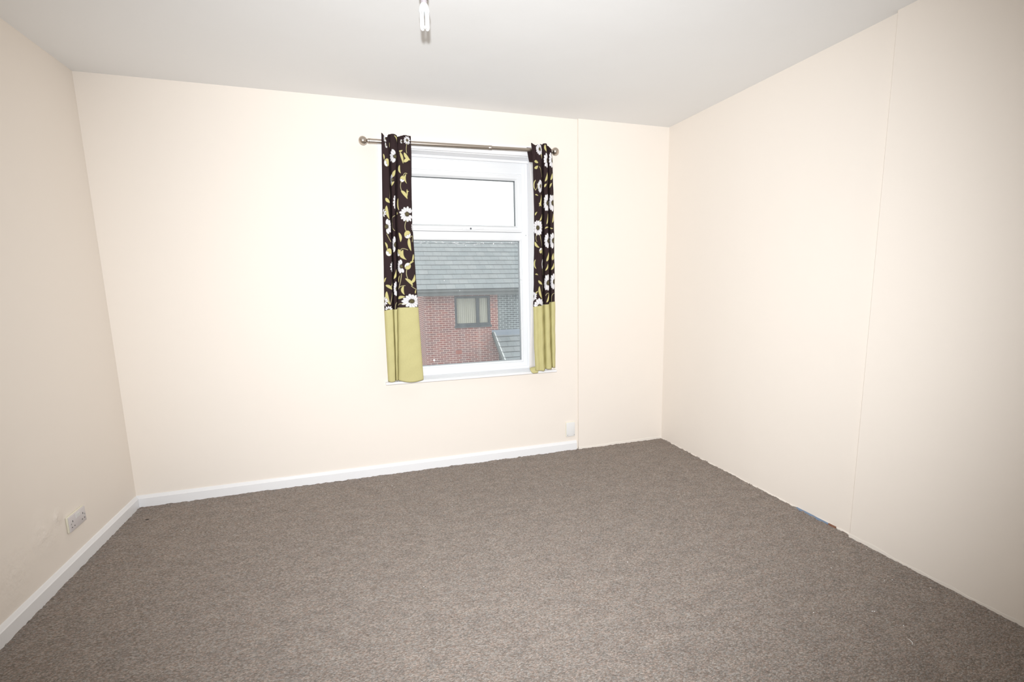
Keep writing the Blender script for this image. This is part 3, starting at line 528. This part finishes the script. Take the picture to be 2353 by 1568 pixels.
BASE = np.array((0.035, 0.0210, 0.0218)); OLV = np.array((0.60, 0.54, 0.24)); WHT = np.array((0.80, 0.78, 0.80)); CORE = np.array((0.085, 0.070, 0.038)); LINE = np.array((0.50, 0.45, 0.24))
def paint(cloth, co, motifs, seed):
    nv, nu = co.shape[:2]
    U = np.broadcast_to(cloth.u[None, :], (nv, nu)); Z = co[..., 2]
    col = np.broadcast_to(BASE, (nv, nu, 3)).copy(); aa = 0.0009
    zrow = Z[:, nu//2]
    def u_of(x, z):
        r = int(np.argmin(np.abs(zrow - z))); xs, ys = co[r, :, 0], co[r, :, 1]
        ok = np.abs(xs - x) < 0.0025
        if not ok.any(): return float(cloth.u[int(np.argmin(np.abs(xs - x)))] + (x - xs[int(np.argmin(np.abs(xs - x)))]))
        j = np.where(ok)[0]; return float(cloth.u[j[int(np.argmin(ys[j]))]])
    def put(d, c, sl):
        a = np.clip(0.5 - d/(2*aa), 0, 1)[..., None]; col[sl] = col[sl]*(1-a) + c*a
    def win(u0, u1, z0, z1):
        cs = np.where((cloth.u >= u0-.004) & (cloth.u <= u1+.004))[0]; rs = np.where((zrow >= z0-.02) & (zrow <= z1+.02))[0]
        if len(cs) == 0 or len(rs) == 0: return None
        return (slice(rs[0], rs[-1]+1), slice(cs[0], cs[-1]+1))
    def ell(u, z, cu, cz, a, b, ang):
        ca, sa = math.cos(ang), math.sin(ang); du, dz = u-cu, z-cz
        p, q = (du*ca+dz*sa)/a, (-du*sa+dz*ca)/b
        return (np.sqrt(p*p+q*q) - 1)*min(a, b)
    rr = random.Random(seed)
    for mo in motifs:
        k = mo[0]
        if k == 'S':
            pts = list(zip(mo[1::2], mo[2::2])); mid = pts[len(pts)//2]; um = u_of(*mid)
            P = [np.array((um + p[0]-mid[0], p[1])) for p in pts]
            if len(P) == 3: Q = [P[0]*(1-t)**2 + (2*P[1]-0.5*(P[0]+P[2]))*2*t*(1-t) + P[2]*t*t for t in np.linspace(0, 1, 22)]
            else: Q = [P[0]*(1-t)+P[1]*t for t in np.linspace(0, 1, 12)]
            Q = np.array(Q); sl = win(Q[:, 0].min(), Q[:, 0].max(), Q[:, 1].min(), Q[:, 1].max())
            if sl is None: continue
            u, z = U[sl], Z[sl]; d = np.full(u.shape, 9.0)
            for a, b in zip(Q, Q[1:]):
                ab = b-a; t = np.clip(((u-a[0])*ab[0]+(z-a[1])*ab[1])/(ab@ab+1e-12), 0, 1); d = np.minimum(d, np.hypot(u-a[0]-t*ab[0], z-a[1]-t*ab[1]))
            put(d - 0.0017, LINE, sl)
        elif k == 'L':
            _, x0, z0, x1, z1, w, bend = mo; um = u_of((x0+x1)/2, (z0+z1)/2)
            a = np.array((um+(x0-x1)/2, z0)); b = np.array((um+(x1-x0)/2, z1)); ab = b-a; L = np.hypot(*ab); e = ab/L; n = np.array((-e[1], e[0]))
            m_ = L*abs(bend)*0.6+w; sl = win(min(a[0], b[0])-m_, max(a[0], b[0])+m_, min(a[1], b[1])-m_, max(a[1], b[1])+m_)
            if sl is None: continue
            u, z = U[sl], Z[sl]; t = ((u-a[0])*e[0]+(z-a[1])*e[1])/L; q = (u-a[0])*n[0]+(z-a[1])*n[1]
            tc = np.clip(t, 0, 1); cen = bend*L*4*tc*(1-tc)*0.45
            hw = 0.5*w*np.sin(np.pi*tc**0.8)**0.75
            d = np.maximum(np.abs(q-cen)-hw, np.maximum(-t, t-1)*L)
            put(d, OLV*rr.uniform(0.93, 1.06), sl)
        elif k == 'B':
            _, cx, cz, r, ang = mo; cu = u_of(cx, cz); sl = win(cu-r, cu+r, cz-1.3*r, cz+1.3*r)
            if sl is None: continue
            u, z = U[sl], Z[sl]; an = math.radians(ang); d = ell(u, z, cu, cz, 1.22*r, 0.9*r, math.radians(80))
            put(d, OLV, sl)
            dx, dz = math.cos(an), math.sin(an)
            half = -((u-cu)*dx + (z-cz)*dz) + 0.15*r + 0.16*r*np.sin((-(u-cu)*dz+(z-cz)*dx)/r*7)
            put(np.maximum(d+0.0006, half), WHT, sl)
            put(np.maximum(d, np.abs(half)-0.0010), CORE, sl)
        elif k == 'F':
            _, cx, cz, R, a0, a1, sq = mo; cu = u_of(cx, cz); sl = win(cu-R, cu+R, cz-R, cz+R)
            if sl is None: continue
            u, z = U[sl], Z[sl]; n = max(4, int(round((a1-a0)/(26 if R > .035 else 36))))
            full = (a1-a0) >= 359
            for i in range(n):
                an = math.radians(a0 + (a1-a0)*((i+0.5*(not full))/(n if full else n)) + rr.uniform(-4, 4)); rl = R*rr.uniform(0.9, 1.04)
                mu, mz = cu+math.cos(an)*rl*0.66*sq, cz+math.sin(an)*rl*0.66
                an2 = math.atan2(math.sin(an), math.cos(an)*sq); pw = R*0.168
                d = ell(u, z, mu, mz, rl*0.34*math.hypot(math.cos(an)*sq, math.sin(an)), pw, an2)
                put(d-0.0010, CORE*0.8, sl); put(d, WHT, sl)
            d = ell(u, z, cu, cz, R*0.25*sq, R*0.25, 0)
            put(d, CORE, sl)
            for i in range(9):
                an = rr.uniform(0, 6.28); q = rr.uniform(0.03, 0.22)*R
                put(np.hypot(u-cu-q*sq*math.cos(an), z-cz-q*math.sin(an))-0.0009, OLV*0.6, sl)
    return col

def curtain(name, label, secs, top, midl, bot, motifs, seed, cols_wide, flare):
    NU = 300
    cl = Cloth(secs, NU); zt, zm, zb = cl.edge(top), cl.edge(midl), cl.edge(bot)
    root = thing(name, label, 'curtain', (float(np.mean([p[0] for p in bot])), -0.10, float(np.min(zb))))
    nv = 690; t = np.linspace(0, 1, nv)[:, None]
    Z = zm[None, :]*(1-t) + zt[None, :]*t
    co = cl.at(Z)
    rng = np.random.RandomState(seed)
    wob = 0.0022*np.sin(Z*23+cl.u[None, :]*30+seed) + 0.0012*np.sin(Z*61-cl.u[None, :]*55)
    co[..., 1] += wob*np.clip((2.16-Z)/0.1, 0, 1)
    # gathers where the rod runs through the heading, ruffle above it
    g = np.exp(-((Z-2.238)/0.05)**2)
    co[..., 1] -= 0.0055*g*(0.5+0.5*np.sin(cl.u[None, :]*330+seed))
    co[..., 1] -= 0.015*np.clip((Z-2.258)/0.04, 0, 1)*(0.5+0.5*np.sin(cl.u[None, :]*95+seed*2))
    pr = grid_obj('printed_panel', co, NU, nv, M_PRINT, root); pr['label'] = 'dark brown cloth printed with white daisies and green leaves'
    col = paint(cl, co, motifs, seed)
    at = pr.data.attributes.new('print', 'FLOAT_COLOR', 'POINT')
    at.data.foreach_set('color', np.concatenate([col, np.ones(col.shape[:2]+(1,))], -1).reshape(-1).astype(np.float32))
    nb = 60; t = np.linspace(0, 1, nb)[:, None]; Zb = zb[None, :]*(1-t) + (zm[None, :]+0.0008)*t
    cb = cl.at(Zb); cb[..., 1] += (0.0022*np.sin(Zb*23+cl.u[None, :]*30+seed) + 0.0012*np.sin(Zb*61-cl.u[None, :]*55)) - 0.0012
    bd = grid_obj('border_band', cb, NU, nb, M_OLIVE, root); bd['label'] = 'plain olive green band at the foot'
    md = bd.modifiers.new('thickness', 'SOLIDIFY'); md.thickness = 0.0016; md.offset = 1
    return root, cl, zt, zm, zb

cl_l, c1, t1, m1_, b1 = curtain('curtain', 'left curtain, narrow brown floral panel with olive hem', L_SEC, L_TOP, L_MID, L_BOT, L_PRINT, 2, 0, 0)
cl_r, c2, t2, m2_, b2 = curtain('curtain', 'right curtain, brown floral panel with white lining showing at its inner edge', R_SEC, R_TOP, R_MID, R_BOT, R_PRINT, 5, 0, 0)
def lining(root, xl, xr, z0, z1, y0, seed, mat, name='lining', label=None):
    nu, nv = 40, 60
    zz = np.linspace(z0, z1, nv); co = np.zeros((nv, nu, 3))
    for i, z in enumerate(zz):
        a, b = np.interp(z, *xl), np.interp(z, *xr); f = np.linspace(0, 1, nu)
        co[i, :, 0] = a+(b-a)*f; co[i, :, 1] = y0 + 0.006*np.sin(f*13+seed)*np.clip((2.2-z)/0.1, 0, 1); co[i, :, 2] = z
    o = grid_obj(name, co, nu, nv, mat, root)
    if label: o['label'] = label
    md = o.modifiers.new('thickness', 'SOLIDIFY'); md.thickness = 0.001
    return o
lining(cl_l, ([0.69, 1.17, 1.76, 2.26], [0.165, 0.172, 0.186, 0.208]), ([0.69, 1.17, 1.76, 2.26], [0.366, 0.350, 0.343, 0.362]), 0.693, 2.17, -0.058, 1, M_LINING)
lining(cl_l, ([2.0, 2.3], [0.205, 0.208]), ([2.0, 2.3], [0.360, 0.362]), 2.165, 2.262, -0.0705, 1, M_DARK, 'rod_pocket')
lining(cl_r, ([0.69, 0.80, 1.17, 1.30, 1.72, 1.95, 2.17], [1.163, 1.166, 1.186, 1.215, 1.215, 1.203, 1.188]), ([0.69, 1.17, 1.76, 2.26], [1.340, 1.335, 1.330, 1.318]), 0.700, 2.17, -0.060, 4, M_LINING, label='white lining, its inner edge hanging past the printed cloth')
lining(cl_r, ([2.15, 2.20, 2.255], [1.187, 1.178, 1.168]), ([2.0, 2.3], [1.318, 1.318]), 2.166, 2.262, -0.0705, 4, M_DARK, 'rod_pocket', 'dark brown pocket seen behind the rod')
# turned-up corner of the right curtain's hem
bm = bmesh.new()
P = [[(1.164, -0.062, 0.700), (1.164, -0.080, 0.688), (1.170, -0.090, 0.672), (1.182, -0.092, 0.664)],
     [(1.180, -0.064, 0.703), (1.183, -0.086, 0.692), (1.190, -0.098, 0.676), (1.200, -0.100, 0.667)],
     [(1.196, -0.070, 0.706), (1.200, -0.096, 0.698), (1.206, -0.108, 0.682), (1.212, -0.108, 0.668)],
     [(1.212, -0.080, 0.712), (1.214, -0.104, 0.706), (1.216, -0.113, 0.690), (1.217, -0.112, 0.674)]]
V = [[bm.verts.new(p) for p in r] for r in P]
for i in range(3):
    for j in range(3): bm.faces.new((V[i][j], V[i][j+1], V[i+1][j+1], V[i+1][j]))
hc = obj('hem_corner', bm, M_OLIVE, cl_r, True)
s_ = hc.modifiers.new('sub', 'SUBSURF'); s_.levels = 2; s_.render_levels = 2
s_ = hc.modifiers.new('thickness', 'SOLIDIFY'); s_.thickness = 0.003

# ---------------------------------------------------------------- double socket on the left wall
sx, sy, sz = XL, -0.6675, 0.2325
so = thing('wall_socket', 'white double plug socket low on the left wall above the skirting board', 'socket', (sx, sy, sz))
bm = bmesh.new(); box(bm, sx, sx+0.009, sy-0.076, sy+0.076, sz-0.040, sz+0.040, 0.004, 3); auto_smooth(obj('mounting_box', bm, M_IVORY, so))
bm = bmesh.new(); box(bm, sx+0.008, sx+0.014, sy-0.073, sy+0.073, sz-0.0375, sz+0.0375, 0.0025, 3); auto_smooth(obj('face_plate', bm, M_FACE, so))
for dy in (-0.008, 0.012):
    bm = bmesh.new(); prism(bm, [(sx+0.012, sz+0.010), (sx+0.0155, sz+0.010), (sx+0.0180, sz+0.030), (sx+0.012, sz+0.030)], 'y', sy+dy-0.0085, sy+dy+0.0085)
    obj('rocker_switch', bm, M_PLASTIC, so)
x_ = sx+0.0132
for dy in (-0.046, 0.046):
    for (y0_, y1_, z0_, z1_) in ((-0.002, 0.002, 0.004, 0.013), (-0.014, -0.008, -0.020, -0.016), (0.008, 0.014, -0.020, -0.016)):
        bm = bmesh.new(); box(bm, x_, x_+0.0013, sy+dy+y0_, sy+dy+y1_, sz+z0_, sz+z1_); obj('pin_hole', bm, M_HOLE, so)
for dy in (-0.061, 0.061):
    bm = bmesh.new(); lathe(bm, [(0, 0.0015), (0.003, 0.0013), (0.0036, 0)], (sx+0.0137, sy+dy, sz), (1, 0, 0), 12); obj('screw', bm, M_SCREW, so)

# ---------------------------------------------------------------- blank plate beside the boxed panel
bx, bz = 1.518, 0.1705
bp_ = thing('blank_plate', 'white blank wall plate to the right below the window', 'wall plate', (bx, 0, bz))
bm = bmesh.new(); box(bm, bx-0.039, bx+0.039, -0.008, 0.0, bz-0.060, bz+0.060, 0.003, 3); auto_smooth(obj('backing_plate', bm, M_IVORY, bp_))
bm = bmesh.new(); box(bm, bx-0.036, bx+0.037, -0.015, -0.007, bz-0.057, bz+0.058, 0.0035, 3); auto_smooth(obj('cover_plate', bm, M_PLASTIC, bp_))
for (dx, dz) in ((-0.027, -0.045), (0.029, -0.045)):
    bm = bmesh.new(); lathe(bm, [(0, 0.0014), (0.0024, 0.0012), (0.003, 0)], (bx+dx, -0.0148, bz+dz), (0, -1, 0), 10); obj('screw', bm, M_SCREW, bp_)

# ---------------------------------------------------------------- pendant lamp holder and bulb
px, py, pz = 0.2830, -1.60, 2.3150
pd = thing('pendant_light', 'bare white energy saving bulb hanging from the ceiling', 'ceiling light', (px, py, H))
M_HOLDER = new_mat('brown_bakelite', (0.10, 0.075, 0.085), 0.4)
bm = bmesh.new(); lathe(bm, [(0, 0), (0.038, 0), (0.040, -0.004), (0.036, -0.014), (0.020, -0.021), (0.006, -0.024), (0, -0.024)], (px, py, H), (0, 0, 1), 28); auto_smooth(obj('ceiling_rose', bm, M_PLASTIC, pd), 50)
bm = bmesh.new(); tube(bm, [(px, py, H-0.022), (px+0.0005, py, H-0.07), (px, py, pz+0.066)], 0.003, 10); auto_smooth(obj('cord', bm, M_PLASTIC, pd))
bm = bmesh.new(); lathe(bm, [(0, 0.070), (0.006, 0.070), (0.009, 0.064), (0.0125, 0.054), (0.0165, 0.048), (0.0165, 0.028), (0.0150, 0.026), (0.0140, 0.0165), (0.0115, 0.0160)], (px, py, pz), (0, 0, 1), 28); auto_smooth(obj('lamp_holder', bm, M_HOLDER, pd), 50)
M_BULBW = new_mat('bulb_white_plastic', (0.74, 0.755, 0.75), 0.3)
M_TUBE = new_mat('white_phosphor_glass', (0.92, 0.92, 0.90), 0.15)
bm = bmesh.new(); lathe(bm, [(0.0095, 0.003), (0.0122, 0.0005), (0.0148, -0.005), (0.0176, -0.0125), (0.0189, -0.0205), (0.0191, -0.0255), (0.0181, -0.027), (0.0178, -0.0285), (0.0, -0.030)], (px, py, pz), (0, 0, 1), 36)
bulb = obj('bulb', bm, M_BULBW, pd); auto_smooth(bulb, 50)
bm = bmesh.new(); lathe(bm, [(0, 0.026), (0.0105, 0.026), (0.0105, 0.0015)], (px, py, pz), (0, 0, 1), 28)
o = obj('bulb_cap', bm, new_mat('bulb_cap_metal', (0.62, 0.56, 0.60), 0.35, 0.6), None); o.parent = bulb; auto_smooth(o, 50)
view = math.atan2(CAMP.y-py, CAMP.x-px)
for k in range(3):
    an = view + math.radians(120*k); c = Vector((px+math.cos(an)*0.0105, py+math.sin(an)*0.0105, pz)); t = Vector((-math.sin(an), math.cos(an), 0))
    hw = 0.0058; z0, z1 = -0.028, -0.0735
    pts = [c+t*hw+Vector((0, 0, z0))] + [c+t*hw*math.cos(a)+Vector((0, 0, z1-hw*math.sin(a))) for a in np.linspace(0, math.pi, 10)] + [c-t*hw+Vector((0, 0, z0))]
    bm = bmesh.new(); tube(bm, pts, 0.0047, 14); o = obj('bulb_tube', bm, M_TUBE, None, True); o.parent = bulb

# ---------------------------------------------------------------- bits on the carpet
M_SPECK = new_mat('white_lint', (0.85, 0.85, 0.84), 0.8)
rr = random.Random(12)
for i, (x, y) in enumerate(SPECKS):
    bm = bmesh.new(); bmesh.ops.create_icosphere(bm, subdivisions=1, radius=1.0)
    s = rr.uniform(0.0017, 0.0029)
    for v in bm.verts: v.co = Vector((v.co.x*s*rr.uniform(0.7, 1.3), v.co.y*s*rr.uniform(0.7, 1.2), v.co.z*s*0.7))
    o = obj('lint_speck', bm, M_SPECK); o.location = (x, y, 0.0025); o.rotation_euler = (0, 0, rr.uniform(0, 6))
    tag(o, 'tiny white speck of lint lying on the brown carpet', 'speck', 'white specks scattered on the carpet')
bm = bmesh.new(); tube(bm, [(1.838, -2.449, 0.0035), (1.845, -2.443, 0.005), (1.850, -2.432, 0.004), (1.852, -2.424, 0.0035)], 0.0011, 6)
tag(obj('loose_thread', bm, M_SPECK, None, True), 'short pale thread lying on the carpet at the lower right', 'thread')
bm = bmesh.new(); bmesh.ops.create_icosphere(bm, subdivisions=2, radius=1.0)
for v in bm.verts: v.co = Vector((-1.261, -0.228, 0.002)) + Vector((v.co.x*0.012, v.co.y*0.006, v.co.z*0.003))*rr.uniform(0.7, 1.2)
tag(obj('fluff', bm, new_mat('dark_fluff', (0.085, 0.068, 0.058), 0.95)), 'dark bit of fluff on the carpet in the left corner', 'fluff')
bm = bmesh.new(); prism(bm, [(XR-0.012, -0.002), (XR-0.008, 0.005), (XR-0.003, 0.0072), (XR-0.003, -0.002)], 'y', -1.655, -1.44)
tag(obj('underlay_strip', bm, new_mat('pale_blue_foam', (0.19, 0.26, 0.37), 0.8)), 'pale blue strip showing at the carpet edge below the right wall', 'underlay')
bm = bmesh.new(); prism(bm, [(XR-0.012, -0.002), (XR-0.009, 0.006), (XR-0.003, 0.0085), (XR-0.003, -0.002)], 'y', -1.70, -1.655)
tag(obj('gripper_rod', bm, new_mat('red_brown_wood', (0.22, 0.10, 0.06), 0.8)), 'short red brown strip at the carpet edge below the right wall', 'gripper')

# ---------------------------------------------------------------- the house across the street
YH = 14.28; GZ = -3.2
hs = thing('house', 'red brick house with a grey tiled roof seen through the window', 'house', (4.0, YH, GZ))
bm = bmesh.new()
wx0, wx1, wz0, wz1 = 3.165, 4.470, -0.235, 0.835
box(bm, 2.35, wx0, YH, YH+0.25, GZ, 0.98); box(bm, wx1, 4.75, YH, YH+0.25, GZ, 0.98); box(bm, wx0, wx1, YH, YH+0.25, GZ, wz0); box(bm, wx0, wx1, YH, YH+0.25, wz1, 0.98)
obj('front_wall', bm, M_BRICK, hs)
bm = bmesh.new(); prism(bm, [(YH+0.001, GZ), (20.3, GZ), (20.3, 1.20), (17.30, 3.36), (YH+0.001, 1.24)], 'x', 2.10, 2.35); obj('gable_wall', bm, M_BRICKS, hs)
bm = bmesh.new(); box(bm, 4.762, 11.0, YH+0.012, YH+0.25, GZ, 0.98); obj('grey_brick_wall', bm, M_BLUE, hs)['label'] = 'blue grey brick wall right of the window'
bm = bmesh.new(); box(bm, 4.742, 4.768, YH+0.004, YH+0.1, GZ, 0.98); obj('expansion_joint', bm, M_FASCIA, hs)
TH = math.radians(35)
def roof_slab(nrow, x0, x1, step=0.016, gauge=0.30):
    """stepped tile courses, local x along the eave, y up the slope"""
    bm = bmesh.new()
    prof = []
    for k in range(nrow):
        prof += [(k*gauge, step), ((k+1)*gauge, 0.004)]
    prof += [(nrow*gauge, -0.03), (0, -0.03)]
    prism(bm, prof, 'x', x0, x1); return bm
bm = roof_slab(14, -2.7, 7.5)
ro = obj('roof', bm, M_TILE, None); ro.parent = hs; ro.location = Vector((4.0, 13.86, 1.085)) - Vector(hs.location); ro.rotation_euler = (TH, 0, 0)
yr, zr = 13.86+14*0.30*math.cos(TH), 1.085+14*0.30*math.sin(TH)
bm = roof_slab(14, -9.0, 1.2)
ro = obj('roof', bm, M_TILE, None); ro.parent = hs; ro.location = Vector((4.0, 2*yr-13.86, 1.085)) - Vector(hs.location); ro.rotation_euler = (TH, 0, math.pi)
ro.location.x += -1.5
bm = bmesh.new(); tube(bm, [(1.3, yr, zr-0.05), (11.5, yr, zr-0.05)], 0.11, 12); obj('ridge_tile', bm, M_FASCIA, hs, True)
bm = bmesh.new(); box(bm, 1.3, 11.5, 13.93, 13.955, 0.868, 1.075); box(bm, 1.3, 11.5, 13.955, YH+0.02, 0.955, 0.985); obj('fascia', bm, M_FASCIA, hs)
bm = bmesh.new()
pr_ = [(13.875+0.055*math.cos(a), 1.055+0.075*math.sin(a)) for a in np.linspace(math.pi, 2*math.pi, 10)]
pr_ = [(13.818, 1.062)] + pr_ + [(13.932, 1.062)]
prism(bm, pr_, 'x', 1.3, 11.5); obj('gutter', bm, M_GUTTER, hs)
# its window
bm = bmesh.new(); ring(bm, wx0, wx1, wz0, wz1, [(0, YH+0.14), (0, YH+0.03), (0.07, YH+0.03), (0.085, YH+0.05), (0.085, YH+0.14)])
box(bm, 3.955, 4.065, YH+0.03, YH+0.14, wz0+0.05, wz1-0.05, 0.006, 1); box(bm, wx0-0.03, wx1+0.03, YH-0.05, YH+0.10, wz0-0.06, wz0+0.012, 0.006, 1)
hw_ = obj('house_window', bm, M_DKFRAME, hs); hw_['label'] = 'dark framed two light window'
bm = bmesh.new(); box(bm, wx0+0.07, wx1-0.07, YH+0.085, YH+0.09, wz0+0.07, wz1-0.07)
o = obj('window_glass', bm, M_HGLASS, None); o.parent = hw_
bm = bmesh.new()
x = wx0+0.09
while x < wx1-0.09:
    prism(bm, [(x, YH+0.150), (x+0.062, YH+0.128), (x+0.064, YH+0.132), (x+0.002, YH+0.154)], 'z', wz0+0.06, wz1-0.07); x += 0.072
o = obj('vertical_blind', bm, M_BLIND, None); o.parent = hw_
bm = bmesh.new(); box(bm, wx0, wx1, YH+0.30, YH+0.32, wz0, wz1); o = obj('room_darkness', bm, new_mat('dim_interior', (0.16, 0.15, 0.13), 0.9), None); o.parent = hw_; o.name = 'room_shade_sheet'  # dark sheet behind the blind; the room's shade is put into its colour
bm = bmesh.new(); box(bm, 3.145, 3.37, YH-0.006, YH+0.01, -1.245, -1.105, 0.003, 1); obj('air_brick', bm, M_TERRA, hs)
# lean-to porch
PT = math.radians(31)
bm = bmesh.new(); box(bm, 4.80, 9.5, 13.02, YH, GZ, -1.45)
prism(bm, [(13.02, -1.45), (YH, -1.45), (YH, -0.62)], 'x', 4.80, 5.0)
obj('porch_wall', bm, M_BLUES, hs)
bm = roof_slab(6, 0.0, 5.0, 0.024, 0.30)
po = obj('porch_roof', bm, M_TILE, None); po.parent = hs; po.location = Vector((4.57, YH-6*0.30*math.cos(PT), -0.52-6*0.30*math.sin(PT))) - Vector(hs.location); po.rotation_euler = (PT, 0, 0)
bm = bmesh.new(); box(bm, -0.07, 0.0, 0, 1.8, -0.10, 0.03); 
po = obj('verge_board', bm, M_FASCIA, None); po.parent = hs; po.location = Vector((4.57, YH-6*0.30*math.cos(PT), -0.52-6*0.30*math.sin(PT))) - Vector(hs.location); po.rotation_euler = (PT, 0, 0)
bm = bmesh.new()
for k in range(6): box(bm, 0.0, 0.045, k*0.30+0.03, k*0.30+0.29, 0.018, 0.034)
po = obj('verge_tiles', bm, M_VERGE, None); po.parent = hs; po.location = Vector((4.57, YH-6*0.30*math.cos(PT), -0.52-6*0.30*math.sin(PT))) - Vector(hs.location); po.rotation_euler = (PT, 0, 0)
bm = bmesh.new(); prism(bm, [(YH-0.26, -0.655), (YH-0.02, -0.512), (YH-0.02, -0.43), (YH+0.012, -0.43), (YH+0.012, -0.60), (YH-0.25, -0.69)], 'x', 4.50, 9.57)
obj('lead_flashing', bm, M_LEAD, hs)
bm = bmesh.new(); box(bm, -30, 40, 0.6, 45, GZ-0.1, GZ)
g = obj('ground', bm, M_GROUND); g['kind'] = 'structure'; g['label'] = 'grey street ground outside below the window'; g['category'] = 'ground'
